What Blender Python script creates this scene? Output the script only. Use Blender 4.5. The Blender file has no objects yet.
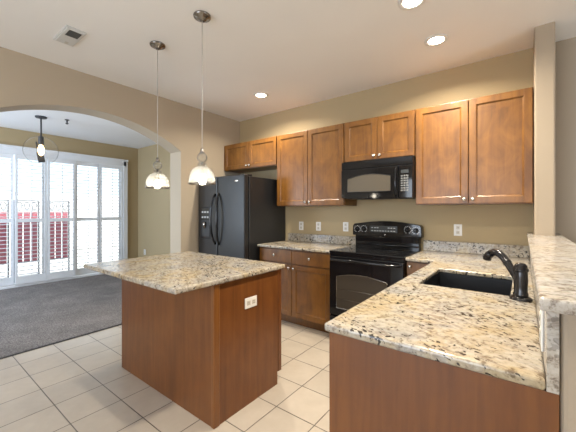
import bpy, bmesh, math, random
from mathutils import Vector, Matrix

random.seed(7)
PI = math.pi
sc = bpy.context.scene
COL = sc.collection

# ------------------------------------------------------------------ camera
cam_data = bpy.data.cameras.new('camera')
cam = bpy.data.objects.new('camera', cam_data)
COL.objects.link(cam)
F_PX, PSI, HOR, CAM_H = 306.4, 0.6533, 210.4, 1.332
cam_data.sensor_fit = 'HORIZONTAL'
cam_data.sensor_width = 36.0
cam_data.lens = 36.0 * F_PX / 576.0
cam_data.shift_x = (288 - 288.4) / 576.0
cam_data.shift_y = -(216 - HOR) / 576.0
cam_data.clip_start = 0.02
cam_data.clip_end = 200
cam.location = (0, 0, CAM_H)
cam.rotation_euler = (PI / 2, 0, PSI)
sc.camera = cam

# ------------------------------------------------------------------ world, exposure
sc.view_settings.view_transform = 'Standard'
sc.view_settings.look = 'None'
sc.view_settings.gamma = 1.0
sc.view_settings.use_curve_mapping = False
sc.view_settings.exposure = 0.1
sc.cycles.use_denoising = True
sc.cycles.max_bounces = 10
sc.cycles.diffuse_bounces = 6
sc.cycles.transparent_max_bounces = 16
sc.cycles.sample_clamp_indirect = 6.0
sc.cycles.caustics_reflective = False
sc.cycles.caustics_refractive = False

world = bpy.data.worlds.new('sky')
sc.world = world
world.use_nodes = True
wn = world.node_tree
bg = wn.nodes['Background']
bg.inputs['Color'].default_value = (0.78, 0.88, 1.0, 1)
bg.inputs['Strength'].default_value = 2.0
sun_data = bpy.data.lights.new('sun', 'SUN')
sun_data.energy = 7.0
sun_data.angle = 0.01
sun_data.color = (1.0, 0.96, 0.9)
sun = bpy.data.objects.new('sun', sun_data)
COL.objects.link(sun)
sun.rotation_euler = (math.radians(-12), math.radians(28), 0)
CAN_POWER = 25.0
CAN_GLOW = 22.0
BULB_GLOW = 45.0
WARM = (1.0, 0.90, 0.74)


def area_fill(name, loc, rot, sx, sy, power, color=(0.80, 0.89, 1.0)):
    l = bpy.data.lights.new(name, 'AREA')
    l.shape = 'RECTANGLE'
    l.size, l.size_y = sx, sy
    l.energy = power
    l.color = color
    o = bpy.data.objects.new(name, l)
    COL.objects.link(o)
    o.location, o.rotation_euler = loc, rot


# fill lights at unseen windows; nook-side and rear ones added, right one inferred
area_fill('fill_nook_side', (-5.5, -1.66, 1.4), (PI / 2, 0, 0), 2.2, 2.0, 150, (0.66, 0.81, 1.0))
area_fill('fill_rear', (-1.5, -3.36, 1.4), (PI / 2, 0, 0), 2.6, 1.8, 120)
area_fill('daylight_right', (4.78, 1.2, 1.5), (0, PI / 2, 0), 1.4, 2.0, 70)


# ------------------------------------------------------------------ materials
class N:
    def __init__(s, name):
        s.m = bpy.data.materials.new(name)
        s.m.use_nodes = True
        s.t = s.m.node_tree
        s.b = s.t.nodes['Principled BSDF']

    def n(s, kind, **kw):
        nd = s.t.nodes.new(kind)
        for k, v in kw.items():
            if hasattr(nd, k):
                setattr(nd, k, v)
            else:
                nd.inputs[k].default_value = v
        return nd

    def l(s, a, ao, b, bi):
        s.t.links.new(a.outputs[ao], b.inputs[bi])

    def pos(s, scale=(1, 1, 1), loc=(0, 0, 0), rot=(0, 0, 0)):
        g = s.n('ShaderNodeNewGeometry')
        mp = s.n('ShaderNodeMapping')
        mp.inputs['Scale'].default_value = scale
        mp.inputs['Location'].default_value = loc
        mp.inputs['Rotation'].default_value = rot
        s.l(g, 'Position', mp, 'Vector')
        return mp

    def noise(s, mp, scale, detail=4, rough=0.55, dist=0.0):
        nd = s.n('ShaderNodeTexNoise')
        nd.inputs['Scale'].default_value = scale
        nd.inputs['Detail'].default_value = detail
        nd.inputs['Roughness'].default_value = rough
        nd.inputs['Distortion'].default_value = dist
        s.l(mp, 'Vector', nd, 'Vector')
        return nd

    def ramp(s, src, out, stops):
        r = s.n('ShaderNodeValToRGB')
        e = r.color_ramp.elements
        while len(e) < len(stops):
            e.new(0.5)
        for i, (p, c) in enumerate(stops):
            e[i].position = p
            e[i].color = c if len(c) == 4 else (*c, 1)
        s.l(src, out, r, 'Fac')
        return r

    def mix(s, fac, a, b, blend='MIX'):
        m = s.n('ShaderNodeMixRGB')
        m.blend_type = blend
        if isinstance(fac, (int, float)):
            m.inputs['Fac'].default_value = fac
        else:
            s.t.links.new(fac, m.inputs['Fac'])
        for i, v in (('Color1', a), ('Color2', b)):
            if isinstance(v, tuple):
                m.inputs[i].default_value = v if len(v) == 4 else (*v, 1)
            else:
                s.t.links.new(v, m.inputs[i])
        return m.outputs['Color']

    def color(s, sock):
        if isinstance(sock, tuple):
            s.b.inputs['Base Color'].default_value = (*sock, 1)
        else:
            s.t.links.new(sock, s.b.inputs['Base Color'])

    def bump(s, src, out, strength, dist):
        b = s.n('ShaderNodeBump')
        b.inputs['Strength'].default_value = strength
        b.inputs['Distance'].default_value = dist
        s.l(src, out, b, 'Height')
        s.l(b, 'Normal', s.b, 'Normal')


def plain(name, col, rough=0.5, metal=0.0, coat=0.0, spec=None):
    m = N(name)
    m.color(col)
    m.b.inputs['Roughness'].default_value = rough
    m.b.inputs['Metallic'].default_value = metal
    m.b.inputs['Coat Weight'].default_value = coat
    if spec is not None:
        m.b.inputs['Specular IOR Level'].default_value = spec
    nz = m.noise(m.pos(), 90, 2)
    r = m.n('ShaderNodeMapRange')
    r.inputs['To Min'].default_value = max(0.02, rough * 0.9)
    r.inputs['To Max'].default_value = min(1, rough * 1.1)
    m.l(nz, 'Fac', r, 'Value')
    m.l(r, 'Result', m.b, 'Roughness')
    return m.m


def paint(name, col, bump=0.25, scale=110):
    m = N(name)
    mp = m.pos()
    big = m.noise(mp, 1.3, 2)
    c = m.mix(big.outputs['Fac'], tuple(v * 0.96 for v in col), tuple(min(1, v * 1.04) for v in col))
    m.color(c)
    m.b.inputs['Roughness'].default_value = 0.62
    m.b.inputs['Specular IOR Level'].default_value = 0.3
    m.bump(m.noise(mp, scale, 3), 'Fac', bump, 0.004)
    return m.m


def wood(name, dark, mid, light, rough=0.38, blotch=0.5):
    m = N(name)
    grain = m.noise(m.pos((26, 26, 1.6)), 1.0, 6, 0.6, 0.6)
    r = m.ramp(grain, 'Fac', [(0.28, dark), (0.5, mid), (0.72, light)])
    bl = m.noise(m.pos((7, 7, 4.5)), 1.0, 4, 0.6, 0.8)
    r2 = m.ramp(bl, 'Fac', [(0.3, dark), (0.52, mid), (0.74, light)])
    c = m.mix(blotch, r.outputs['Color'], r2.outputs['Color'])
    m.color(c)
    m.b.inputs['Roughness'].default_value = rough
    m.b.inputs['Coat Weight'].default_value = 0.12
    m.b.inputs['Coat Roughness'].default_value = 0.25
    m.bump(grain, 'Fac', 0.05, 0.002)
    return m.m


def granite(name, base, warm, grey, streak_rot, streak=1.0, speck=1.0):
    m = N(name)
    mp = m.pos()
    cloud = m.noise(mp, 5.0, 4, 0.6, 0.8)
    r = m.ramp(cloud, 'Fac', [(0.34, grey), (0.5, base), (0.66, warm)])
    mid = m.noise(mp, 38, 5, 0.7, 0.3)
    r2 = m.ramp(mid, 'Fac', [(0.36, (0.24, 0.18, 0.13)), (0.46, (0.80, 0.77, 0.73)), (0.60, (1, 1, 1))])
    c = m.mix(0.8, r.outputs['Color'], r2.outputs['Color'], 'MULTIPLY')
    # grey-brown veins running along the slab
    sp = m.pos((1, 1, 1), (0, 0, 0), (0, 0, streak_rot))
    st = m.n('ShaderNodeMapping')
    st.inputs['Scale'].default_value = (7, 34, 20)
    m.l(sp, 'Vector', st, 'Vector')
    vein = m.noise(st, 1.0, 5, 0.62, 0.9)
    r3 = m.ramp(vein, 'Fac', [(0.56, (0, 0, 0)), (0.63, (1, 1, 1))])
    f3 = m.n('ShaderNodeMath', operation='MULTIPLY')
    m.l(r3, 'Color', f3, 0)
    f3.inputs[1].default_value = 0.55 * streak
    c = m.mix(f3.outputs[0], c, (0.20, 0.155, 0.12))
    # black mica flecks, gathered in loose patches
    fk = m.n('ShaderNodeMapping')
    fk.inputs['Scale'].default_value = (42, 68, 56)
    m.l(sp, 'Vector', fk, 'Vector')
    fl = m.noise(fk, 1.0, 2, 0.5, 0.3)
    patch = m.noise(mp, 7.0, 3, 0.5)
    mul = m.n('ShaderNodeMath', operation='MULTIPLY')
    m.l(fl, 'Fac', mul, 0)
    pr = m.n('ShaderNodeMapRange')
    pr.inputs['From Min'].default_value = 0.35
    pr.inputs['From Max'].default_value = 0.65
    pr.inputs['To Min'].default_value = 0.86
    pr.inputs['To Max'].default_value = 1.1
    m.l(patch, 'Fac', pr, 'Value')
    m.l(pr, 'Result', mul, 1)
    r4 = m.ramp(mul, 'Value', [(0.61, (0, 0, 0)), (0.635, (1, 1, 1))])
    f4 = m.n('ShaderNodeMath', operation='MULTIPLY')
    m.l(r4, 'Color', f4, 0)
    f4.inputs[1].default_value = 0.93 * speck
    c = m.mix(f4.outputs[0], c, (0.018, 0.015, 0.014))
    m.color(c)
    m.b.inputs['Roughness'].default_value = 0.2
    m.b.inputs['Specular IOR Level'].default_value = 0.45
    return m.m


def emit(name, col, strength):
    m = N(name)
    m.b.inputs['Base Color'].default_value = (*col, 1)
    m.b.inputs['Emission Color'].default_value = (*col, 1)
    m.b.inputs['Emission Strength'].default_value = strength
    return m.m


def thin_glass(name, tint, transp, diffuse):
    m = N(name)
    t = m.n('ShaderNodeBsdfTransparent')
    t.inputs['Color'].default_value = (*tint, 1)
    g = m.n('ShaderNodeBsdfGlossy')
    g.inputs['Roughness'].default_value = 0.05
    fr = m.n('ShaderNodeLayerWeight')
    fr.inputs['Blend'].default_value = 0.25 * transp
    mx = m.n('ShaderNodeMixShader')
    m.l(fr, 'Fresnel', mx, 'Fac')
    m.l(t, 0, mx, 1)
    m.l(g, 0, mx, 2)
    tr = m.n('ShaderNodeBsdfTranslucent')
    tr.inputs['Color'].default_value = (0.95, 0.95, 0.93, 1)
    mp = m.pos()
    v = m.n('ShaderNodeTexVoronoi')
    v.inputs['Scale'].default_value = 160
    m.l(mp, 'Vector', v, 'Vector')
    rr = m.n('ShaderNodeMapRange')
    rr.inputs['From Max'].default_value = 0.6
    rr.inputs['To Min'].default_value = diffuse * 1.6
    rr.inputs['To Max'].default_value = diffuse * 0.7
    m.l(v, 'Distance', rr, 'Value')
    m2 = m.n('ShaderNodeMixShader')
    m.l(rr, 'Result', m2, 'Fac')
    m.l(mx, 0, m2, 1)
    m.l(tr, 0, m2, 2)
    out = m.t.nodes['Material Output']
    m.t.links.new(m2.outputs[0], out.inputs['Surface'])
    return m.m


def tile_mat():
    m = N('floor_tile')
    S = 0.304
    mp = m.pos((1, 1, 1), (1.33 + 40 * S, -0.996 + 40 * S, 0))
    b = m.n('ShaderNodeTexBrick')
    b.offset, b.squash = 0.0, 1.0
    for k, v in (('Scale', 1.0), ('Mortar Size', 0.0035), ('Mortar Smooth', 0.25), ('Bias', 0.0), ('Brick Width', S), ('Row Height', S)):
        b.inputs[k].default_value = v
    b.inputs['Color1'].default_value = (0.54, 0.475, 0.395, 1)
    b.inputs['Color2'].default_value = (0.50, 0.44, 0.365, 1)
    b.inputs['Mortar'].default_value = (0.11, 0.095, 0.08, 1)
    m.l(mp, 'Vector', b, 'Vector')
    nz = m.noise(mp, 7, 5, 0.6)
    r = m.ramp(nz, 'Fac', [(0.3, (0.86, 0.85, 0.84)), (0.7, (1, 1, 1))])
    c = m.mix(0.8, b.outputs['Color'], r.outputs['Color'], 'MULTIPLY')
    m.color(c)
    m.b.inputs['Roughness'].default_value = 0.30
    inv = m.n('ShaderNodeMath', operation='SUBTRACT')
    inv.inputs[0].default_value = 1.0
    m.l(b, 'Fac', inv, 1)
    m.bump(inv, 'Value', 0.6, 0.003)
    return m.m


def carpet_mat():
    m = N('grey_carpet_pile')
    mp = m.pos()
    a = m.noise(mp, 70, 6, 0.85)
    b = m.noise(mp, 3.0, 4, 0.6, 0.5)
    ra = m.ramp(a, 'Fac', [(0.35, (0.07, 0.064, 0.062)), (0.65, (0.44, 0.405, 0.39))])
    rb = m.ramp(b, 'Fac', [(0.35, (0.75, 0.75, 0.76)), (0.65, (1, 1, 1))])
    m.color(m.mix(1.0, ra.outputs['Color'], rb.outputs['Color'], 'MULTIPLY'))
    m.b.inputs['Roughness'].default_value = 1.0
    m.b.inputs['Specular IOR Level'].default_value = 0.05
    m.bump(a, 'Fac', 1.0, 0.01)
    return m.m


def black_enamel(name, rough, bump=0.0, col=(0.008, 0.008, 0.009)):
    m = N(name)
    m.color(col)
    m.b.inputs['Roughness'].default_value = rough
    m.b.inputs['Specular IOR Level'].default_value = 0.5 if bump else 0.38
    if bump:
        m.bump(m.noise(m.pos(), 420, 2), 'Fac', bump, 0.001)
    return m.m


M = dict(
    wall=paint('tan_wall_paint', (0.43, 0.333, 0.192)),
    wall_arch=paint('tan_wall_paint_arch_lit', (0.44, 0.365, 0.27)),  # same paint as wall, less yellow: light on the arch wall put into colour
    wall_right=paint('tan_wall_paint_grey_lit', (0.41, 0.345, 0.265)),  # same paint as wall, greyer light past the pillar put into colour
    pillar=paint('tan_wall_paint_pillar_lit', (0.40, 0.325, 0.24)),  # same paint as wall, light on pillar and half wall mixed into colour
    ceil=paint('ceiling_paint', (0.87, 0.86, 0.84), 0.2, 70),
    ceil_nook=paint('nook_ceiling_paint', (0.86, 0.86, 0.87), 0.2, 70),
    trim=plain('white_trim_paint', (0.72, 0.72, 0.71), 0.4),
    shutter=plain('white_shutter_paint', (0.80, 0.82, 0.85), 0.4),
    honey=wood('honey_maple', (0.09, 0.032, 0.004), (0.18, 0.071, 0.009), (0.26, 0.112, 0.016), 0.38, 0.6),
    cherry=wood('red_brown_veneer', (0.10, 0.032, 0.008), (0.155, 0.052, 0.012), (0.205, 0.075, 0.017), 0.36, 0.35),
    cherry_trim=wood('red_brown_moulding', (0.12, 0.042, 0.010), (0.185, 0.068, 0.016), (0.24, 0.095, 0.024), 0.3, 0.3),
    granite=granite('cream_speckled_granite', (0.455, 0.415, 0.345), (0.43, 0.35, 0.225), (0.345, 0.33, 0.31), 0.5),
    granite_bar=granite('pale_streaked_granite', (0.53, 0.50, 0.46), (0.50, 0.45, 0.38), (0.49, 0.48, 0.47), -0.35, 1.1, 0.35),
    tile=tile_mat(),
    carpet=carpet_mat(),
    gloss=black_enamel('glossy_black_enamel', 0.06),
    fridge=black_enamel('textured_black_enamel', 0.29, 0.25, (0.022, 0.022, 0.023)),
    glass_black=black_enamel('black_ceramic_glass', 0.06),
    satin=black_enamel('satin_black_plastic', 0.34, 0, (0.012, 0.012, 0.013)),
    ovenwin=black_enamel('smoked_oven_window', 0.08, 0, (0.055, 0.046, 0.036)),
    mwwin=black_enamel('mirrored_microwave_window', 0.05, 0, (0.11, 0.095, 0.075)),
    nickel=plain('brushed_nickel', (0.72, 0.68, 0.62), 0.25, 1.0),
    chrome=plain('dark_chrome', (0.28, 0.26, 0.24), 0.18, 1.0),
    bronze=plain('oil_rubbed_black_bronze', (0.022, 0.020, 0.021), 0.13, 0.3),
    sink=plain('black_composite', (0.012, 0.013, 0.016), 0.38),
    white=plain('white_plastic', (0.78, 0.77, 0.74), 0.4),
    almond=plain('almond_plastic', (0.60, 0.56, 0.49), 0.45),
    dark=plain('dark_slot', (0.03, 0.03, 0.03), 0.6),
    marks=plain('pale_printed_marks', (0.42, 0.43, 0.43), 0.5),
    keys=plain('grey_keypad', (0.17, 0.17, 0.165), 0.4),
    display=plain('grey_display', (0.035, 0.038, 0.036), 0.2),
    iron=plain('wrought_iron', (0.05, 0.05, 0.055), 0.5),
    iron_grey=plain('weathered_grey_iron', (0.30, 0.30, 0.33), 0.6),
    red=plain('red_painted_boards', (0.62, 0.19, 0.24), 0.6),
    concrete=plain('pale_patio_concrete', (0.62, 0.60, 0.57), 0.9),
    stucco=paint('pale_stucco', (0.74, 0.72, 0.70), 0.5, 60),
    cord=plain('pale_cord', (0.45, 0.43, 0.40), 0.4),
    grille=plain('grey_green_grille', (0.10, 0.105, 0.095), 0.6),
    ventframe=plain('grey_white_enamel', (0.62, 0.62, 0.60), 0.4),
    shade=thin_glass('seeded_clear_glass', (0.97, 0.97, 0.96), 0.7, 0.12),
    globe=thin_glass('clear_glass', (0.99, 0.99, 0.99), 0.06, 0.015),
    pane=thin_glass('window_glass', (0.95, 0.98, 0.98), 1.0, 0.0),
    bulb=emit('lit_bulb', WARM, BULB_GLOW),
    bulb_nook=emit('lit_candle_bulb', (1.0, 0.66, 0.30), 10.0),
    lens=emit('lit_downlight_lens', (1.0, 0.86, 0.66), CAN_GLOW),
)


# ------------------------------------------------------------------ mesh building
class MB:
    """Collects shapes given in world coordinates; build() links them as ONE mesh object."""

    def __init__(s):
        s.bm = bmesh.new()

    def merge(s, t, smooth=False):
        for f in t.faces:
            f.smooth = smooth
        me = bpy.data.meshes.new('tmp')
        t.to_mesh(me)
        t.free()
        s.bm.from_mesh(me)
        bpy.data.meshes.remove(me)
        return s

    def box(s, x0, x1, y0, y1, z0, z1, bev=0.0, seg=2, rot=None):
        t = bmesh.new()
        bmesh.ops.create_cube(t, size=1)
        for v in t.verts:
            v.co = Vector(((x0 + x1) / 2 + v.co.x * (x1 - x0), (y0 + y1) / 2 + v.co.y * (y1 - y0), (z0 + z1) / 2 + v.co.z * (z1 - z0)))
        if bev:
            bmesh.ops.bevel(t, geom=t.edges[:], offset=bev, segments=seg, affect='EDGES', profile=0.5)
        if rot:
            c = Vector(((x0 + x1) / 2, (y0 + y1) / 2, (z0 + z1) / 2))
            bmesh.ops.rotate(t, verts=t.verts, cent=c, matrix=rot)
        return s.merge(t)

    def lathe(s, c, prof, seg=32, axis='Z', squash=(1, 1)):
        """prof: (radius, height) pairs about the axis through c."""
        t = bmesh.new()
        rings = []
        for r, h in prof:
            ring = []
            for i in range(seg):
                a = 2 * PI * i / seg
                p = (r * math.cos(a) * squash[0], r * math.sin(a) * squash[1], h)
                if axis == 'Y':
                    p = (p[0], p[2], p[1])
                elif axis == 'X':
                    p = (p[2], p[0], p[1])
                ring.append(t.verts.new(Vector(c) + Vector(p)))
            rings.append(ring)
        for a, b in zip(rings, rings[1:]):
            for i in range(seg):
                j = (i + 1) % seg
                t.faces.new((a[i], a[j], b[j], b[i]))
        if prof[0][0] > 1e-5 and prof[0][0] < 10:
            t.faces.new(rings[0][::-1])
        t.faces.new(rings[-1])
        bmesh.ops.remove_doubles(t, verts=t.verts, dist=1e-6)
        bmesh.ops.recalc_face_normals(t, faces=t.faces)
        return s.merge(t, True)

    def shell(s, c, prof, seg=40, thick=0.003):
        """An open turned shell with real thickness (outer profile down, inner back up)."""
        t = bmesh.new()
        full = list(prof) + [(max(0.001, r - thick), h) for r, h in reversed(prof)]
        rings = [[t.verts.new(Vector(c) + Vector((r * math.cos(2 * PI * i / seg), r * math.sin(2 * PI * i / seg), h))) for i in range(seg)] for r, h in full]
        for a, b in zip(rings, rings[1:] + rings[:1]):
            for i in range(seg):
                j = (i + 1) % seg
                t.faces.new((a[i], a[j], b[j], b[i]))
        bmesh.ops.recalc_face_normals(t, faces=t.faces)
        return s.merge(t, True)

    def sphere(s, c, r, sx=1, sy=1, sz=1):
        t = bmesh.new()
        bmesh.ops.create_uvsphere(t, u_segments=24, v_segments=16, radius=1)
        for v in t.verts:
            v.co = Vector(c) + Vector((v.co.x * r * sx, v.co.y * r * sy, v.co.z * r * sz))
        return s.merge(t, True)

    def tube(s, pts, r, seg=14, closed=False):
        t = bmesh.new()
        pts = [Vector(p) for p in pts]
        n = len(pts)
        rad = r if isinstance(r, (list, tuple)) else [r] * n
        rings = []
        up = Vector((0, 0, 1))
        for i, p in enumerate(pts):
            if closed:
                d = pts[(i + 1) % n] - pts[i - 1]
            else:
                d = pts[min(i + 1, n - 1)] - pts[max(i - 1, 0)]
            d.normalize()
            if i == 0:
                u = d.cross(up) if abs(d.dot(up)) < 0.95 else d.cross(Vector((1, 0, 0)))
            else:
                u = u - d * u.dot(d)
            u.normalize()
            w = d.cross(u)
            rings.append([t.verts.new(p + (u * math.cos(2 * PI * k / seg) + w * math.sin(2 * PI * k / seg)) * rad[i]) for k in range(seg)])
        pairs = list(zip(rings, rings[1:]))
        if closed:
            pairs.append((rings[-1], rings[0]))
        for a, b in pairs:
            for k in range(seg):
                j = (k + 1) % seg
                t.faces.new((a[k], a[j], b[j], b[k]))
        if not closed:
            t.faces.new(rings[0][::-1])
            t.faces.new(rings[-1])
        bmesh.ops.recalc_face_normals(t, faces=t.faces)
        return s.merge(t, True)

    def prism(s, poly, axis, a, b, bev=0.0):
        """poly: 2-D outline; axis 'X' -> (y,z), 'Y' -> (x,z), 'Z' -> (x,y); extruded from a to b."""
        t = bmesh.new()

        def P(u, v, w):
            return {'X': (w, u, v), 'Y': (u, w, v), 'Z': (u, v, w)}[axis]
        f0 = t.faces.new([t.verts.new(P(u, v, a)) for u, v in poly])
        ret = bmesh.ops.extrude_face_region(t, geom=[f0])
        d = Vector(P(0, 0, b - a))
        for g in ret['geom']:
            if isinstance(g, bmesh.types.BMVert):
                g.co += d
        bmesh.ops.recalc_face_normals(t, faces=t.faces)
        if bev:
            es = [e for e in t.edges if e.calc_length() > 1e-6 and len(e.link_faces) == 2 and e.calc_face_angle() > 0.9]
            bmesh.ops.bevel(t, geom=es, offset=bev, segments=2, affect='EDGES', profile=0.5)
        bmesh.ops.triangulate(t, faces=[f for f in t.faces if len(f.verts) > 4])
        return s.merge(t)

    def cells(s, xs, ys, keep, z0, z1, bev=0.0, seg=3):
        """A flat slab made of a grid of cells (L shapes, cut-outs) as one solid."""
        t = bmesh.new()
        V = {}

        def vert(i, j):
            if (i, j) not in V:
                V[(i, j)] = t.verts.new((xs[i], ys[j], z0))
            return V[(i, j)]
        for i in range(len(xs) - 1):
            for j in range(len(ys) - 1):
                if keep((xs[i] + xs[i + 1]) / 2, (ys[j] + ys[j + 1]) / 2):
                    t.faces.new((vert(i, j), vert(i + 1, j), vert(i + 1, j + 1), vert(i, j + 1)))
        ret = bmesh.ops.extrude_face_region(t, geom=t.faces[:])
        for g in ret['geom']:
            if isinstance(g, bmesh.types.BMVert):
                g.co.z = z1
        bmesh.ops.recalc_face_normals(t, faces=t.faces)
        if bev:
            es = [e for e in t.edges if len(e.link_faces) == 2 and e.calc_face_angle() > 0.9]
            bmesh.ops.bevel(t, geom=es, offset=bev, segments=seg, affect='EDGES', profile=0.5)
        return s.merge(t)

    def build(s, name, mat, parent=None, at=None):
        o_w = Vector(at) if at is not None else (W[parent.name] if parent is not None else Vector((0, 0, 0)))
        for v in s.bm.verts:
            v.co -= o_w
        me = bpy.data.meshes.new(name)
        s.bm.to_mesh(me)
        s.bm.free()
        me.materials.append(mat)
        o = bpy.data.objects.new(name, me)
        COL.objects.link(o)
        if parent is not None:
            o.parent = parent
        else:
            o.location = o_w
        W[o.name] = o_w.copy()
        return o


W = {}


def tag(o, label, cat, group=None):
    o['label'] = label
    o['category'] = cat
    if group:
        o['group'] = group
    return o


def thing(name, loc, label, cat, group=None):
    o = bpy.data.objects.new(name, None)
    o.empty_display_size = 0.1
    COL.objects.link(o)
    o.location = loc
    W[o.name] = Vector(loc)
    return tag(o, label, cat, group)


def structure(name, mb, mat):
    o = mb.build(name, mat)
    o['kind'] = 'structure'
    return o


def dup(root, loc, label):
    """A copy of a thing with copies of its parts and their sub-parts."""
    r = root.copy()
    COL.objects.link(r)
    r.location = loc
    r['label'] = label
    for ch in list(root.children):
        c = ch.copy()
        COL.objects.link(c)
        c.parent = r
        for g in list(ch.children):
            d = g.copy()
            COL.objects.link(d)
            d.parent = c
    return r


# ------------------------------------------------------------------ setting
D = 3.441          # back wall
XA = -3.617        # kitchen face of the arch wall
XB = -3.87         # nook face of the arch wall
XN = -6.93         # window wall of the nook
ZC = 2.76
XR, YR = 4.6, -3.2

structure('floor', MB().box(-3.72, XR + .15, YR - .15, D + .15, -.12, 0), M['tile'])
cp = MB().cells([XN + .002, XB - .002, -3.727], [-1.498, .392, 2.368, D - .002], lambda x, y: x < XB or .39 < y < 2.37, -.1, .012, .003, 2)
tag(cp.build('carpet', M['carpet'], at=(-5.3, 1, 0)), 'grey brown pile carpet covering the nook floor beyond the arch', 'carpet')
structure('trim_1', MB().box(-3.726, -3.71, .39, 2.37, -.02, 0.010, .002), M['iron'])
structure('ceiling', MB().box(XB, XR + .15, YR - .15, D + .15, ZC, ZC + .12), M['ceil'])
structure('ceiling_nook', MB().box(XN - .15, XB, -1.65, D + .15, 2.73, 2.85), M['ceil_nook'])
structure('floor_nook', MB().box(XN - .15, -3.72, -1.65, D + .15, -.2, -.101), M['concrete'])
structure('wall_back', MB().box(XN - .15, .13, D, D + .15, 0.0, 2.9), M['wall'])
structure('wall_back_right', MB().box(.13, XR + .15, D, D + .15, 0.0, 2.9), M['wall_right'])

# arch wall
Y0, Y1, ZS, RISE = .39, 2.37, 2.12, .28
yc, hw = (Y0 + Y1) / 2, (Y1 - Y0) / 2
RAD = (hw * hw + RISE * RISE) / (2 * RISE)
zc0 = ZS + RISE - RAD
amax = math.asin(hw / RAD)
arc = []
for i in range(41):
    a = -amax + 2 * amax * i / 40
    arc.append((yc + RAD * math.sin(a), zc0 + RAD * math.cos(a)))
poly = [(YR - .15, 0), (Y0, 0)] + arc + [(Y1, 0), (D + .001, 0), (D + .001, 2.85), (YR - .15, 2.85)]
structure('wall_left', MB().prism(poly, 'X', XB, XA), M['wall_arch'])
NA, NB, NZ0, NZ1 = -6.6, -4.4, .4, 2.4
structure('wall_nook_side', MB().box(XN - .15, NA, -1.65, -1.5, 0, 2.85).box(NB, XB, -1.65, -1.5, 0, 2.85)
          .box(NA, NB, -1.65, -1.5, 0, NZ0).box(NA, NB, -1.65, -1.5, NZ1, 2.85), M['wall'])
sf = MB()
for x in (NA, (NA + NB) / 2 - .025, NB - .05):
    sf.box(x, x + .05, -1.6, -1.54, NZ0, NZ1)
for z in (NZ0, NZ1 - .05):
    sf.box(NA, NB, -1.6, -1.54, z, z + .05)
structure('added_window_1', sf, M['trim'])  # unseen side window, added so fill light can enter the nook

# window wall of the nook with its opening
WY0, WY1, WZ1 = .38, 3.17, 2.40
structure('wall_nook_window', MB().box(XN - .15, XN, -1.65, WY0, 0, 2.85).box(XN - .15, XN, WY1, D + .01, 0, 2.85)
          .box(XN - .15, XN, WY0, WY1, WZ1, 2.85), M['wall'])

# rear of the room, its window added to bring in fill; right wall has an inferred window
RA, RB, RZ0, RZ1 = -2.8, -.2, .5, 2.3
structure('wall_rear', MB().box(XB, RA, YR - .15, YR, 0, 2.85).box(RB, XR + .15, YR - .15, YR, 0, 2.85)
          .box(RA, RB, YR - .15, YR, 0, RZ0).box(RA, RB, YR - .15, YR, RZ1, 2.85), M['wall'])
f = MB()
for x in (RA, (RA + RB) / 2 - .025, RB - .05):
    f.box(x, x + .05, YR - .1, YR - .04, RZ0, RZ1)
for z in (RZ0, RZ1 - .05):
    f.box(RA, RB, YR - .1, YR - .04, z, z + .05)
structure('added_window_2', f, M['trim'])  # unseen rear window, added as an opening for the fill light
structure('wall_right', MB().box(XR, XR + .15, YR, .2, 0, 2.85).box(XR, XR + .15, 2.2, D, 0, 2.85)
          .box(XR, XR + .15, .2, 2.2, 0, .8).box(XR, XR + .15, .2, 2.2, 2.2, 2.85), M['wall_right'])
f = MB()
for y in (.2, 1.175, 2.15):
    f.box(XR + .04, XR + .1, y, y + .05, .8, 2.2)
for z in (.8, 2.15):
    f.box(XR + .04, XR + .1, .2, 2.2, z, z + .05)
structure('window_3', f, M['trim'])

# wall stub beside the cabinets and the half wall under the bar
PX0, PX1 = .071, .195
structure('wall_pillar', MB().box(PX0, PX1, 3.06, D + .02, 0, 2.8, .012, 3), M['pillar'])
structure('wall_half', MB().box(PX0 + .001, PX1, 1.0, 3.08, 0, 1.109, .014, 3), M['pillar'])
structure('baseboard_back', MB().box(XN, XB, D - .014, D, .01, .09, .003), M['trim'])
structure('baseboard_left', MB().box(XA, XA + .014, Y1 + .02, 2.65, 0, .08, .003), M['trim'])

# ------------------------------------------------------------------ nook door and shutters
fr = MB()
fr.box(XN - .1, XN + .045, WY1 - .06, WY1 + .025, 0.012, WZ1 + .02, .004)
fr.box(XN - .1, XN + .045, WY0 - .02, WY0 + .05, 0.012, WZ1 + .02, .004)
fr.box(XN - .1, XN + .045, WY0, WY1, 2.29, WZ1, .004)
fr.box(XN - .01, XN + .07, WY0 - .02, WY1 + .03, WZ1 - .01, WZ1 + .035, .006)
fr.box(XN - .1, XN + .04, WY0, WY1, 0.012, .05, .003)
door = fr.build('door_1', M['shutter'], at=(XN, 1.78, 0))
door['kind'] = 'structure'
gl = MB()
for a, b in ((.45, 1.75), (1.78, 3.10)):
    gl.box(XN - .125, XN - .119, a, b, .06, 2.28)
gl.build('pane', M['pane'], door)
st = MB()
for y in (.45, 1.73, 3.08):
    st.box(XN - .135, XN - .11, y, y + .05, .05, 2.29)
st.build('door_stile', M['shutter'], door)


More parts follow.
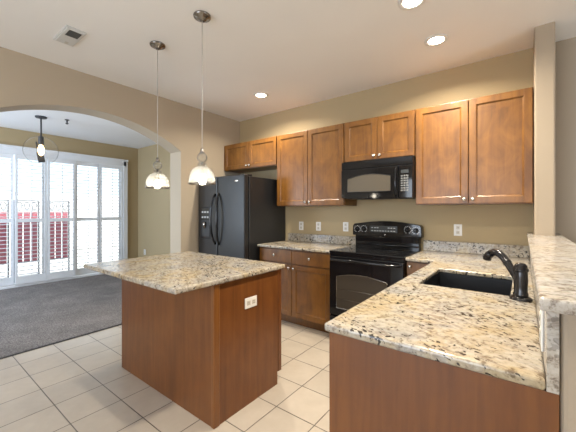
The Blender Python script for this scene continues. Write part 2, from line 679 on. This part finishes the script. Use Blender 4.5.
def shutter(ya, yb, xo, label):
    r = thing('shutter_panel', (XN + xo, (ya + yb) / 2, .06), label, 'shutter', 'white plantation shutters over the nook door')
    x0, x1 = XN + xo, XN + xo + .032
    s = .038
    zr = (.065, .195, 1.125, 1.19, 2.215, 2.285)
    f = MB()
    f.box(x0, x1, ya + .002, ya + s, zr[0], zr[5], .003).box(x0, x1, yb - s, yb - .002, zr[0], zr[5], .003)
    for a, b in ((zr[0], zr[1]), (zr[2], zr[3]), (zr[4], zr[5])):
        f.box(x0 + .001, x1 - .001, ya + s, yb - s, a, b, .003)
    f.build('frame', M['shutter'], r)
    lv = MB()
    tilt = Matrix.Rotation(math.radians(1), 3, 'Y')
    for a, b, n in ((zr[1], zr[2], 14), (zr[3], zr[4], 16)):
        p = (b - a) / n
        for k in range(n):
            z = a + (k + .5) * p
            t = bmesh.new()
            bmesh.ops.create_cube(t, size=1)
            for v in t.verts:
                v.co = Vector((v.co.x * .056, v.co.y * (yb - ya - 2 * s - .004), v.co.z * .010))
            bmesh.ops.bevel(t, geom=[e for e in t.edges if abs(e.verts[0].co.y - e.verts[1].co.y) > .1], offset=.0035, segments=1, affect='EDGES')
            bmesh.ops.rotate(t, verts=t.verts, cent=(0, 0, 0), matrix=tilt)
            bmesh.ops.translate(t, verts=t.verts, vec=((x0 + x1) / 2, (ya + yb) / 2, z))
            lv.merge(t)
    lv.build('louvers', M['shutter'], r)
    for a, b in ((zr[1] + .02, zr[2] - .03), (zr[3] + .03, zr[4] - .02)):
        MB().box(x1 + .012, x1 + .022, (ya + yb) / 2 - .005, (ya + yb) / 2 + .005, a, b, .002).build('tilt_rod', M['shutter'], r)
    return r


shutter(.43, .87, .0, 'white louvered shutter at the far left end of the row, beyond the photo edge')
shutter(.875, 1.305, .0, 'white louvered shutter cut off by the left edge of the photo')
shutter(1.31, 1.755, .045, 'white louvered shutter second from the left edge, just under the nook pendant')
shutter(1.76, 2.20, .045, 'white louvered shutter in the middle, between the pendant lamp and two clear panels')
shutter(2.205, 2.64, .0, 'white louvered shutter second from the right end, no red behind it')
shutter(2.645, 3.105, .0, 'white louvered shutter at the right end, next to the tan nook wall')

# outdoors beyond the nook door
structure('ground', MB().box(-16, XN - .15, -8, 14, -.25, -.1), M['concrete'])
structure('wall_garden', MB().box(-13.2, -13, -8, 14, -.1, 1.9, .02), M['stucco'])
for yy, lab in ((1.24, 'red boarded garden screen with iron scrolls, leftmost, cut off by the photo edge'),
                (1.714, 'red boarded garden screen with iron scrolls, outside the second shutter from the left'),
                (2.247, 'red boarded garden screen with iron scrolls, rightmost, outside the middle shutter')):
    r = thing('garden_screen', (-8, yy, -.1), lab, 'garden screen', 'red garden screens outside the nook door')
    for k in range(3):
        y = yy - .17 + k * .118
        MB().box(-8.012, -7.988, y, y + .10, .30, 1.30, .004).build('board', M['red'], r)
    f = MB()
    for y in (yy - .19, yy + .19):
        f.box(-8.02, -7.98, y - .012, y + .012, -.1, 1.54, .003)
    for z in (.28, 1.31, 1.52):
        f.box(-8.012, -7.988, yy - .19, yy + .19, z, z + .022, .002)
    f.build('frame', M['iron_grey'], r)
    s = MB()
    for k in range(3):
        cy = yy - .118 + k * .118
        s.tube([(-8, cy + .045 * math.cos(a) * (1 if a < PI else .75), 1.42 + .075 * math.sin(a)) for a in [2 * PI * i / 20 for i in range(20)]], .008, 8, True)
    s.build('scroll', M['iron_grey'], r)

# ------------------------------------------------------------------ cabinets
YU = D - .335      # face of the upper doors


def knob(c, parent, axis='-Y'):
    s = -1 if axis[0] == '-' else 1
    prof = [(.006, 0), (.0055, .010 * s), (.0145, .014 * s), (.0172, .020 * s), (.0135, .026 * s), (.001, .028 * s)]
    return MB().lathe(c, prof, 20, axis[1]).build('knob', M['nickel'], parent)


def door_panel(x0, x1, z0, z1, yf, name, mat, parent, t=.02, rail=.056, slab=False):
    """A frame-and-panel door in the XZ plane whose face is at yf (facing -Y)."""
    b = MB()
    if slab:
        b.box(x0, x1, yf, yf + t, z0, z1, .003)
    else:
        b.box(x0, x0 + rail, yf, yf + t, z0, z1, .003).box(x1 - rail, x1, yf, yf + t, z0, z1, .003)
        b.box(x0 + rail - .002, x1 - rail + .002, yf + .0005, yf + t, z1 - rail, z1 - .0005, .003)
        b.box(x0 + rail - .002, x1 - rail + .002, yf + .0005, yf + t, z0 + .0005, z0 + rail, .003)
        # sloped inner bead and the recessed centre panel
        i0, i1, k0, k1, w = x0 + rail, x1 - rail, z0 + rail, z1 - rail, .010
        b.box(i0, i1, yf + .010, yf + t - .002, k0, k1)
        t2 = bmesh.new()
        o = [(i0, k0), (i1, k0), (i1, k1), (i0, k1)]
        n = [(i0 + w, k0 + w), (i1 - w, k0 + w), (i1 - w, k1 - w), (i0 + w, k1 - w)]
        vo = [t2.verts.new((x, yf + .003, z)) for x, z in o]
        vi = [t2.verts.new((x, yf + .0099, z)) for x, z in n]
        for q in range(4):
            t2.faces.new((vo[q], vo[(q + 1) % 4], vi[(q + 1) % 4], vi[q]))
        b.merge(t2)
    return b.build(name, mat, parent)


def wall_cabinet(x0, x1, z0, z1, label):
    r = thing('wall_cabinet', ((x0 + x1) / 2, D, z0), label, 'cabinet', 'honey wood wall cabinets')
    MB().box(x0 + .0008, x1 - .0008, YU + .021, D - .001, z0, z1, .002).build('body', M['honey'], r)
    m = (x0 + x1) / 2
    for a, b, kx in ((x0 + .008, m - .003, m - .032), (m + .003, x1 - .008, m + .032)):
        d = door_panel(a, b, z0 + .008, z1 - .008, YU, 'door', M['honey'], r)
        knob((kx, YU, z0 + .045), d)
    return r


XC = [XA + .002, -2.575, -1.593, -.831, .069]
wall_cabinet(XC[0], XC[1], 1.928, 2.318, 'short honey wood wall cabinet with two doors above the black refrigerator')
wall_cabinet(XC[1], XC[2], 1.387, 2.318, 'tall honey wood wall cabinet with two doors between refrigerator and microwave')
wall_cabinet(XC[2], XC[3], 1.862, 2.318, 'short honey wood wall cabinet with two doors above the black microwave')
wall_cabinet(XC[3], XC[4], 1.387, 2.318, 'wide honey wood wall cabinet with two doors against the beige pillar')

YB = 2.82          # face of the base doors
bc = thing('base_cabinet', (-2.1, D, 0), 'honey wood base cabinet with two drawers over two doors, left of the range', 'cabinet')
bx0, bx1 = -2.618, -1.598
MB().box(bx0, bx1, YB + .021, D - .002, .10, .882, .002).build('body', M['honey'], bc)
MB().box(bx0 + .002, bx1 - .002, YB + .085, D - .01, 0.0, .10).build('toe_kick', M['honey'], bc)
mid = -2.112
for a, b, kx, dx in ((bx0 + .008, mid - .003, mid - .035, -2.368), (mid + .003, bx1 - .008, mid + .035, -1.862)):
    d = door_panel(a, b, .112, .706, YB, 'door', M['honey'], bc)
    knob((kx, YB, .668), d)
    d = door_panel(a, b, .718, .868, YB, 'drawer', M['honey'], bc, slab=True)
    knob((dx, YB, .797), d)

# left countertop
ct = thing('countertop', (-2.1, D, .884), 'cream granite countertop with backsplash, between refrigerator and range', 'countertop')
MB().box(-2.625, -1.596, 2.785, D - .002, .884, .914, .010, 3).build('slab', M['granite'], ct)
MB().box(-2.625, -1.596, D - .027, D - .002, .914, 1.016, .004).build('backsplash', M['granite'], ct)

# ------------------------------------------------------------------ refrigerator
fx0, fx1, fsp = -3.592, -2.680, -3.182
fg = thing('refrigerator', (-3.14, 3.0, 0), 'black side by side refrigerator with ice dispenser, in the corner by the arch', 'refrigerator')
MB().box(fx0, fx1, 2.705, 3.435, .03, 1.755, .006).box(fx0 + .03, fx1 - .03, 2.73, 3.36, 0, .03).build('body', M['fridge'], fg)
MB().box(fx0 + .01, fx1 - .01, 2.66, 2.703, .02, .10, .004).build('base_grille', M['satin'], fg)
fd = MB().box(fx0, fsp - .004, 2.625, 2.695, .11, 1.775, .014, 3).build('freezer_door', M['fridge'], fg)
rd = MB().box(fsp + .004, fx1, 2.625, 2.695, .11, 1.775, .014, 3).build('refrigerator_door', M['fridge'], fg)
MB().box(fx1 - .10, fx1 - .02, 2.64, 2.78, 1.757, 1.785, .006).build('hinge_cover', M['satin'], fg)
MB().box(fx0 + .02, fx0 + .10, 2.64, 2.78, 1.757, 1.785, .006).build('hinge_cover', M['satin'], fg)
for par, x, sgn in ((fd, fsp - .035, -1), (rd, fsp + .035, 1)):
    pts = []
    for i in range(17):
        u = i / 16
        bow = math.sin(PI * u)
        pts.append((x + sgn * .026 * bow ** .8, 2.622 - .062 * bow ** .6, .885 + u * .665))
    MB().tube(pts, .0135, 12).build('handle', M['gloss'], par)
dp = MB()
dp.box(-3.535, -3.325, 2.617, 2.63, .95, 1.375, .006)
disp = dp.build('dispenser_panel', M['satin'], fd)
MB().box(-3.505, -3.335, 2.612, 2.62, 1.205, 1.36, .003).build('dispenser_controls', M['display'], disp)
cav = MB()
cav.box(-3.505, -3.335, 2.6145, 2.6165, .985, 1.195)
cav.build('dispenser_recess', M['dark'], disp)
MB().lathe((-3.42, 2.60, 1.09), [(.010, 0), (.022, .04), (.022, .07), (.012, .09)], 18).build('dispenser_lever', M['chrome'], disp)
for z in (1.24, 1.31):
    for x in (-3.475, -3.42, -3.365):
        MB().box(x - .018, x + .018, 2.6095, 2.6125, z - .012, z + .012, .001).build('dispenser_button', M['marks'], disp)
MB().lathe((-2.82, 2.6255, 1.70), [(.036, 0), (.036, -.003), (.030, -.006)], 28, 'Y', (1, .42)).build('badge', M['nickel'], rd)

# ------------------------------------------------------------------ range
rx0, rx1 = -1.590, -.834
rg = thing('range', (-1.212, 3.1, 0), 'black freestanding electric range with smooth cooktop, under the microwave', 'range')
MB().box(rx0, rx1, 2.80, D - .02, .07, .905, .003).box(rx0 + .03, rx1 - .03, 2.86, D - .05, 0, .07).build('body', M['gloss'], rg)
tp = MB().box(rx0, rx1, 2.768, D - .085, .900, .920, .007, 3).build('cooktop', M['glass_black'], rg)
for x, y, r in ((-1.42, 2.93, .105), (-1.02, 2.93, .085), (-1.42, 3.19, .080), (-1.02, 3.19, .105)):
    MB().shell((x, y, .9202), [(r, .0), (r, .0006)], 48, .003).build('burner_ring', M['display'], tp)
MB().box(rx0 + .02, rx1 - .02, D - .088, D - .02, .905, 1.06, .006).build('riser', M['gloss'], rg)
MB().tube([(rx0 + .03, D - .09, .948), (rx1 - .03, D - .09, .948)], .008, 10).build('riser_bead', M['gloss'], rg)
gx0, gx1 = rx0, rx1
rx0, rx1 = gx0 - .008, gx1 + .008
out = [(rx0 + .004, 1.045), (rx0 - .0, 1.062), (rx0 + .004, 1.155), (rx0 + .02, 1.178)]
for i in range(1, 16):
    u = i / 16
    out.append((rx0 + .02 + u * (rx1 - rx0 - .04), 1.178 + .034 * math.sin(PI * u)))
out += [(rx1 - .02, 1.178), (rx1 - .004, 1.155), (rx1, 1.062), (rx1 - .004, 1.045)]
for i in range(1, 12):
    u = i / 12
    out.append((rx1 - .004 - u * (rx1 - rx0 - .008), 1.045 - .006 * math.sin(PI * u)))
cs = MB().prism(out, 'Y', D - .105, D - .018, .006).build('backguard', M['gloss'], rg)
yk = D - .106
rx0, rx1 = gx0, gx1
for x, z in ((-1.537, 1.117), (-1.458, 1.121), (-.966, 1.125), (-.884, 1.121)):
    k = MB().lathe((x, yk, z), [(.026, 0), (.024, -.010), (.020, -.022), (.001, -.024)], 24, 'Y')
    k.box(x - .004, x + .004, yk - .030, yk - .018, z - .018, z + .018, .002)
    kn = k.build('knob', M['gloss'], cs)
    mk = MB()
    for a in range(11):
        an = math.radians(-60 + 30 * a)
        mk.box(x + .036 * math.cos(an) - .0032, x + .036 * math.cos(an) + .0032, yk - .0012, yk + .0006, z + .036 * math.sin(an) - .0032, z + .036 * math.sin(an) + .0032)
    mk.build('dial_marks', M['white'], cs)
MB().box(-1.385, -1.075, yk - .0008, yk + .001, 1.088, 1.160).build('display', M['display'], cs)
random.seed(3)
for row in range(2):
    for c in range(9):
        x = -1.365 + c * .031
        if 3 <= c <= 5 and row == 1:
            continue
        MB().box(x, x + .016 + .006 * random.random(), yk - .002, yk - .0005, 1.100 + row * .034, 1.108 + row * .034).build('touch_key', M['marks'], cs)
MB().lathe((-1.212, yk, 1.062), [(.009, 0), (.009, -.003), (.001, -.004)], 16, 'Y').build('emblem', M['nickel'], cs)
od = MB().box(rx0 + .002, rx1 - .002, 2.770, 2.80, .265, .868, .008, 3).build('oven_door', M['glass_black'], rg)
wp = [(-1.505, .345), (-.985, .345), (-.985, .665)]
for i in range(13):
    u = i / 12
    wp.append((-.985 - u * .52, .665 + .036 * math.sin(PI * u)))
MB().prism(wp, 'Y', 2.7675, 2.772).build('oven_window', M['ovenwin'], od)
wo = [(x, z) for x, z in wp]
MB().tube([(x, 2.768, z) for x, z in wo], .0035, 8, True).build('window_trim', M['chrome'], od)
rk = MB()
for z in (.44, .54):
    rk.tube([(-1.49, 2.7665, z), (-1.0, 2.7665, z)], .0015, 6)
rk.build('oven_rack_lines', M['chrome'], od)
hp = [(rx0 + .035, 2.772, .835), (rx0 + .035, 2.745, .835), (rx0 + .05, 2.728, .835), (-1.212, 2.722, .838), (rx1 - .05, 2.728, .835), (rx1 - .035, 2.745, .835), (rx1 - .035, 2.772, .835)]
MB().tube(hp, .013, 12).build('handle', M['gloss'], od)
MB().box(rx0 + .002, rx1 - .002, 2.774, 2.80, .075, .255, .006).build('storage_drawer', M['gloss'], rg)
MB().box(rx0 + .002, rx1 - .002, 2.778, 2.80, .872, .899, .004).build('vent_strip', M['gloss'], rg)

# ------------------------------------------------------------------ microwave
mw = thing('microwave', (-1.212, D, 1.45), 'black over the range microwave with curved window, hung under the short cabinet', 'microwave')
mz0, mz1, my = 1.450, 1.860, 3.040
MB().box(rx0, rx1, my + .02, D - .002, mz0 + .012, mz1, .004).build('body', M['satin'], mw)
MB().box(rx0, rx1, my + .004, my + .03, 1.775, mz1 - .001, .006).build('vent_grille', M['gloss'], mw)
dpoly = [(rx0, 1.772), (rx0, 1.475), (rx0 + .02, 1.460)]
for i in range(1, 12):
    u = i / 12
    dpoly.append((rx0 + .02 + u * .575, 1.460 - .012 * math.sin(PI * u * .55)))
dpoly += [(-.972, 1.448), (-.972, 1.772)]
md = MB().prism(dpoly, 'Y', my - .004, my + .025, .006).build('door', M['gloss'], mw)
win = [(-1.515, 1.530), (-1.045, 1.526), (-1.045, 1.680)]
for i in range(13):
    u = i / 12
    win.append((-1.045 - .47 * u, 1.680 - .012 * u + .036 * math.sin(PI * u)))
MB().prism(win, 'Y', my - .0065, my - .002).build('window', M['mwwin'], md)
MB().tube([(x, my - .006, z) for x, z in win], .003, 8, True).build('window_trim', M['satin'], md)
hp = [(-.990, my - .004 - .034 * math.sin(PI * i / 14) ** .6, 1.475 + .285 * i / 14) for i in range(15)]
MB().tube(hp, .010, 12).build('handle', M['gloss'], md)
cpn = MB().box(-.968, rx1, my - .002, my + .025, 1.452, 1.772, .006).build('control_panel', M['gloss'], mw)
MB().box(-.945, -.872, my - .0045, my - .001, 1.694, 1.728, .001).build('display', M['display'], cpn)
ky = MB()
for r_ in range(7):
    for c in range(3):
        ky.box(-.946 + c * .026, -.926 + c * .026, my - .004, my - .001, 1.520 + r_ * .0235, 1.535 + r_ * .0235, .001)
ky.build('keypad', M['keys'], cpn)
MB().box(rx0 + .05, rx1 - .05, my + .06, D - .04, mz0 + .006, mz0 + .0125).build('bottom_vent', M['dark'], mw)

# ------------------------------------------------------------------ peninsula and its countertop
SX0, SX1, SY0, SY1 = -.480, -.050, 1.855, 2.42
pc = thing('peninsula_cabinet', (-.25, 2.0, 0), 'red brown base cabinet run of the sink peninsula, plain end panel towards the front', 'cabinet')
cb = MB().box(-.567, .0445, 1.021, SY0 - .045, .0, .882).box(-.567, .0445, SY1 + .045, D - .004, 0, .882)
cb.box(-.567, -.545, SY0 - .045, SY1 + .045, 0, .882).box(.020, .0445, SY0 - .045, SY1 + .045, 0, .882).box(-.545, .02, SY0 - .045, SY1 + .045, 0, .12)
cb.build('body', M['cherry'], pc)
MB().box(-.570, .0705, .994, 1.0205, 0, .882, .001).build('end_panel', M['cherry'], pc)
for a, b in ((1.03, 1.44), (1.45, 1.86), (1.87, 2.40)):
    MB().box(-.584, -.567, a, b, .12, .70, .003).build('door', M['honey'], pc)
    MB().box(-.584, -.567, a, b, .72, .868, .003).build('drawer', M['honey'], pc)
cc = thing('base_cabinet', (-.72, D, 0), 'narrow honey wood base cabinet with one drawer, right of the range', 'cabinet')
MB().box(-.829, -.602, YB + .021, D - .002, .10, .882, .002).build('body', M['honey'], cc)
MB().box(-.827, -.604, YB + .085, D - .01, 0, .10).build('toe_kick', M['honey'], cc)
d = door_panel(-.826, -.600, .765, .872, YB, 'drawer', M['honey'], cc, slab=True)
knob((-.795, YB, .836), d)
d = door_panel(-.826, -.600, .112, .752, YB, 'door', M['honey'], cc)
knob((-.655, YB, .70), d)

pt = thing('countertop', (-.3, 2.2, .884), 'L shaped cream granite countertop of the peninsula, with the black sink cut in', 'countertop')
SX0, SX1, SY0, SY1 = -.480, -.050, 1.855, 2.42
xs = [-.829, -.588, SX0, SX1, .0455]
ys = [.984, SY0, SY1, 2.785, D - .002]


def keep(x, y):
    if x < -.588 and y < 2.785:
        return False
    return not (SX0 < x < SX1 and SY0 < y < SY1)


MB().cells(xs, ys, keep, .884, .914, .009, 3).build('slab', M['granite'], pt)
MB().box(-.829, .0455, D - .027, D - .002, .914, 1.020, .004).build('backsplash', M['granite'], pt)
MB().box(.046, .0705, .988, 3.40, .884, 1.1085, .002).build('side_splash', M['granite_bar'], pt)

sk = thing('sink', (-.26, 2.13, .68), 'black composite undermount sink set in the peninsula countertop', 'sink')
b = MB()
b.box(SX0 - .02, SX1 + .02, SY0 - .02, SY0, .69, .8835).box(SX0 - .02, SX1 + .02, SY1, SY1 + .02, .69, .8835)
b.box(SX0 - .02, SX0, SY0, SY1, .69, .8835).box(SX1, SX1 + .02, SY0, SY1, .69, .8835)
b.box(SX0 - .02, SX1 + .02, SY0 - .02, SY1 + .02, .68, .70)
b.build('basin', M['sink'], sk)
MB().lathe((-.26, 2.13, .7), [(.045, 0), (.045, .003), (.03, .004), (.02, .001)], 24).build('drain', M['chrome'], sk)

fc = thing('faucet', (-.008, 1.815, .914), 'oil rubbed black pull out kitchen faucet standing beside the sink', 'faucet')
c = (-.008, 1.815, .914)
MB().lathe(c, [(.050, 0), (.050, .006), (.040, .012), (.030, .016)], 32, 'Z', (.9, 1.05)).build('escutcheon', M['bronze'], fc)
MB().lathe(c, [(.027, .012), (.030, .016), (.030, .026), (.0265, .034), (.0265, .06), (.0285, .09), (.0265, .128), (.026, .132)], 32).build('body', M['bronze'], fc)
MB().lathe(c, [(.029, .131), (.031, .134), (.031, .142), (.027, .146), (.025, .158), (.016, .168), (.001, .171)], 32).build('handle', M['bronze'], fc)
sp = [(-.012, 1.822, .985), (-.035, 1.848, 1.028), (-.058, 1.873, 1.066), (-.078, 1.895, 1.094), (-.098, 1.917, 1.110), (-.118, 1.940, 1.112), (-.135, 1.960, 1.103)]
MB().tube(sp, [.016, .0165, .017, .0175, .018, .0185, .019], 20).build('spout', M['bronze'], fc)
MB().tube([(-.133, 1.958, 1.104), (-.146, 1.972, 1.093), (-.153, 1.980, 1.078), (-.155, 1.983, 1.066)], [.0195, .020, .021, .0205], 20).build('spray_head', M['bronze'], fc)
q0, q1 = Vector(sp[2]), Vector(sp[3])
MB().tube([q0.lerp(q1, .1), q0.lerp(q1, .35)], .0195, 20).build('spout_ring', M['bronze'], fc)

# raised bar top, notched round the pillar
bs = thing('bar_top', (.13, 2.0, 1.11), 'pale streaked granite bar top on the half wall, right of the sink', 'countertop')
MB().cells([.028, PX0 - .002, PX1 + .002, .245], [.872, 1.40, 3.056, D - .001], lambda x, y: y < 3.056 or x > PX1, 1.1095, 1.140, .008, 3).build('slab', M['granite_bar'], bs)
MB().box(.0285, PX0 - .003, 3.0565, D - .03, 1.1095, 1.139, .002).build('ledge_return', M['granite_bar'], bs)

# ------------------------------------------------------------------ island
il = thing('kitchen_island', (-2.1, 1.5, 0), 'red brown wooden kitchen island standing alone on the tile floor', 'kitchen island')
ix0, ix1, iy0, iy1 = -2.708, -1.4975, 1.208, 1.86
MB().box(ix0 + .004, ix1 - .004, iy0 + .004, iy1 - .045, 0, .879).box(ix0 + .004, ix1 - .004, iy1 - .046, iy1, .095, .879).build('body', M['cherry'], il)
MB().box(ix0, ix1 - .022, iy0 - .001, iy0 + .004, 0, .879, .001).build('front_panel', M['cherry'], il)
MB().prism([(iy0 + .022, 0), (iy1 - .045, 0), (iy1 - .045, .095), (iy1, .095), (iy1, .879), (iy0 + .022, .879)], 'X', ix1 - .0045, ix1 + .001).build('side_panel', M['cherry'], il)
MB().box(ix1 - .020, ix1 + .009, iy0 - .007, iy0 + .040, 0, .879, .006, 3).build('corner_moulding', M['cherry_trim'], il)
MB().box(ix1 + .001, ix1 + .005, iy1 - .035, iy1, .095, .879, .001).build('side_stile', M['cherry'], il)
for a, b in ((-2.67, -2.10), (-2.09, -1.52)):
    MB().box(a, b, iy1, iy1 + .018, .11, .85, .003).build('door', M['honey'], il)
it = MB().box(-2.735, -1.473, .928, 1.89, .8792, .912, .011, 4)
tag(it.build('countertop', M['granite'], at=(-2.09, 1.42, .879)), 'cream and brown granite slab overhanging the kitchen island', 'countertop')


# ------------------------------------------------------------------ outlets
def outlet(c, face, label, mat, horizontal=False, kind='duplex'):
    """face: the axis the plate looks along."""
    r = thing('wall_outlet', c, label, 'outlet')
    w, h = (.115, .072) if horizontal else (.072, .115)
    x, y, z = c

    def bx(du0, du1, dz0, dz1, n0, n1, bev=0):
        mb = MB()
        if face == '-Y':
            mb.box(x + du0, x + du1, y - n1, y - n0, z + dz0, z + dz1, bev)
        elif face == '+X':
            mb.box(x + n0, x + n1, y + du0, y + du1, z + dz0, z + dz1, bev)
        else:
            mb.box(x - n1, x - n0, y + du0, y + du1, z + dz0, z + dz1, bev)
        return mb
    bx(-w / 2, w / 2, -h / 2, h / 2, .0005, .006, .002).build('plate', mat, r)
    for s in (-1, 1):
        if horizontal:
            p = bx(s * .024 - .017, s * .024 + .017, -.015, .015, .006, .0085, .001).build('receptacle', M['almond'], r)
        else:
            p = bx(-.015, .015, s * .024 - .017, s * .024 + .017, .006, .0085, .001).build('receptacle', M['almond'], r)
        for q in (-.006, .006):
            if horizontal:
                bx(s * .024 - .005, s * .024 + .005, q - .0012, q + .0012, .0085, .0092).build('slot', M['dark'], p)
            else:
                bx(q - .0012, q + .0012, s * .024 - .005, s * .024 + .005, .0085, .0092).build('slot', M['dark'], p)
    return r


outlet((-2.41, D, 1.121), '-Y', 'white wall outlet nearest the refrigerator, above the left countertop', M['white'])
outlet((-2.134, D, 1.123), '-Y', 'white wall outlet in the middle of the left backsplash wall', M['white'])
outlet((-1.739, D, 1.130), '-Y', 'white wall outlet just left of the range backguard', M['white'])
outlet((-.512, D, 1.137), '-Y', 'white wall outlet above the backsplash right of the range', M['white'])
outlet((-6.62, D, .414), '-Y', 'small white outlet low on the nook wall beyond the arch', M['white'])
outlet((ix1 + .001, 1.525, .698), '+X', 'white outlet set sideways in the side panel of the island', M['white'], True)
outlet((.046, 1.13, 1.0), '-X', 'white outlet in the granite side splash beside the faucet', M['white'])


# ------------------------------------------------------------------ pendant lamps over the island
def island_pendant(x, y, label):
    r = thing('pendant_lamp', (x, y, ZC), label, 'pendant lamp', 'clear glass bell pendants over the island')
    MB().lathe((x, y, ZC), [(.062, 0), (.064, -.006), (.060, -.016), (.034, -.022), (.030, -.034), (.012, -.042), (.001, -.043)], 32).build('canopy', M['chrome'], r)
    MB().tube([(x, y, ZC - .04), (x, y, 1.775)], .0032, 8).build('cord', M['cord'], r)
    MB().lathe((x, y, 0), [(.010, 1.785), (.014, 1.775), (.016, 1.757), (.016, 1.748)], 20).build('cap', M['chrome'], r)
    prof = [(.012, 1.757)]
    for i in range(9):
        a = math.radians(65 - 130 * i / 8)
        prof.append((.037 * math.cos(a), 1.719 + .037 * math.sin(a)))
    prof += [(.020, 1.680), (.032, 1.674), (.033, 1.666), (.025, 1.658), (.034, 1.651)]
    for i in range(1, 11):
        a = math.radians(80 - 80 * i / 10)
        prof.append((.034 + .060 * math.cos(a) / 1, 1.540 + .108 * math.sin(a)))
    prof.append((.097, 1.524))
    sh = MB().shell((x, y, 0), prof, 40, .003).build('shade', M['shade'], r)
    MB().shell((x, y, 0), [(.0985, 1.532), (.0985, 1.525)], 40, .005).build('rim', M['chrome'], sh)
    MB().lathe((x, y, 0), [(.008, 1.69), (.013, 1.64), (.013, 1.59)], 16).build('socket', M['chrome'], r)
    MB().sphere((x, y, 1.556), .030, 1, 1, 1.15).build('bulb', M['bulb'], r)
    return r


p1 = island_pendant(-2.497, 1.41, 'clear glass bell pendant lamp over the far left end of the island')
dup(p1, (-1.868, 1.40, ZC), 'clear glass bell pendant lamp over the right end of the island, beside the refrigerator')

# nook pendant
nx, ny, nz = -5.71, 1.387, 2.73
r = thing('nook_pendant', (nx, ny, nz), 'black stemmed pendant lamp with clear globe hanging in the nook', 'pendant lamp')
MB().lathe((nx, ny, nz), [(.085, 0), (.085, -.014), (.075, -.022), (.02, -.024)], 32, 'Z', (.85, .85)).build('canopy', M['iron'], r)
MB().tube([(nx, ny, nz - .02), (nx, ny, 2.43)], .011, 10).build('stem', M['iron'], r)
MB().lathe((nx, ny, 0), [(.02, 2.44), (.032, 2.43), (.036, 2.32), (.028, 2.31)], 20).build('socket', M['iron'], r)
MB().sphere((nx, ny, 2.23), .040, 1, 1, 2.1).build('bulb', M['bulb_nook'], r)
gp = []
for i in range(21):
    a = math.radians(80 - 130 * i / 20)
    gp.append((.21 * math.cos(a), 2.22 + .21 * math.sin(a)))
MB().shell((nx, ny, 0), gp, 40, .004).build('globe', M['globe'], r)
tw = Matrix.Rotation(math.radians(10), 3, 'X')
MB().box(nx - .004, nx + .004, ny - .045, ny + .04, 2.05, 2.20, .003, 2, tw).box(nx - .004, nx + .004, ny - .055, ny - .03, 2.18, 2.35, .003, 2, tw).build('reflector_strip', M['iron'], r)
sp_ = MB().lathe((-5.579, 1.676, 2.73), [(.03, 0), (.03, -.008), (.012, -.012), (.010, -.05), (.022, -.055), (.022, -.06), (.001, -.075)], 16)
tag(sp_.build('fire_sprinkler', M['iron'], at=(-5.579, 1.676, 2.73)), 'small sprinkler head on the nook ceiling right of the pendant', 'sprinkler')


# ------------------------------------------------------------------ recessed downlights
def can(x, y, label):
    r = thing('downlight', (x, y, ZC), label, 'ceiling light', 'recessed ceiling downlights')
    MB().shell((x, y, ZC), [(.092, -.0005), (.090, -.006), (.070, -.008), (.066, -.001)], 40, .006).build('trim_ring', M['white'], r)
    MB().lathe((x, y, ZC), [(.066, -.0012), (.066, -.003), (.04, -.005), (.001, -.006)], 32).build('lens', M['lens'], r)
    l = bpy.data.lights.new('downlight_glow', 'AREA')
    l.shape = 'DISK'
    l.size = .12
    l.spread = math.radians(152)
    l.energy = CAN_POWER
    l.color = WARM
    o = bpy.data.objects.new('downlight_glow', l)
    COL.objects.link(o)
    o.parent = r
    o.location = (0, 0, -.012)
    return r


c0 = can(-2.573, 2.805, 'lit recessed downlight nearest the refrigerator cabinet')
dup(c0, (-.578, 2.791, ZC), 'lit recessed downlight above the peninsula corner, right of the range')
dup(c0, (-.60, 2.17, ZC), 'lit recessed downlight cut by the top edge of the photo, above the sink')
dup(c0, (-.6, 1.0, ZC), 'added unseen recessed downlight over the near end of the room, above the viewer')  # this downlight and the next are unseen, added to brighten the room
dup(c0, (1.6, -.8, ZC), 'added unseen recessed downlight over the right part of the room, behind the viewer')

# ------------------------------------------------------------------ ceiling vent
v = thing('ceiling_vent', (-2.94, .90, ZC), 'white square ceiling vent with a dark grille near the arch wall', 'vent')
vf = MB()
vx0, vx1, vy0, vy1 = -3.10, -2.78, .83, .975
vf.box(vx0, vx1, vy0, vy1, ZC - .010, ZC - .0003, .004).box(vx0 + .015, vx1 - .015, vy0 + .012, vy1 - .012, ZC - .016, ZC - .008, .003)
vf.build('frame', M['ventframe'], v)
MB().box(-2.920, -2.813, .862, .948, ZC - .0172, ZC - .0155).build('grille', M['grille'], v)
sl = MB()
for k in range(8):
    y = .868 + k * .0105
    sl.box(-2.919, -2.814, y, y + .0025, ZC - .0185, ZC - .0168)
sl.build('slats', M['iron'], v)
MB().box(-3.075, -3.035, .90, .925, ZC - .0180, ZC - .0155, .001).build('latch', M['almond'], v)
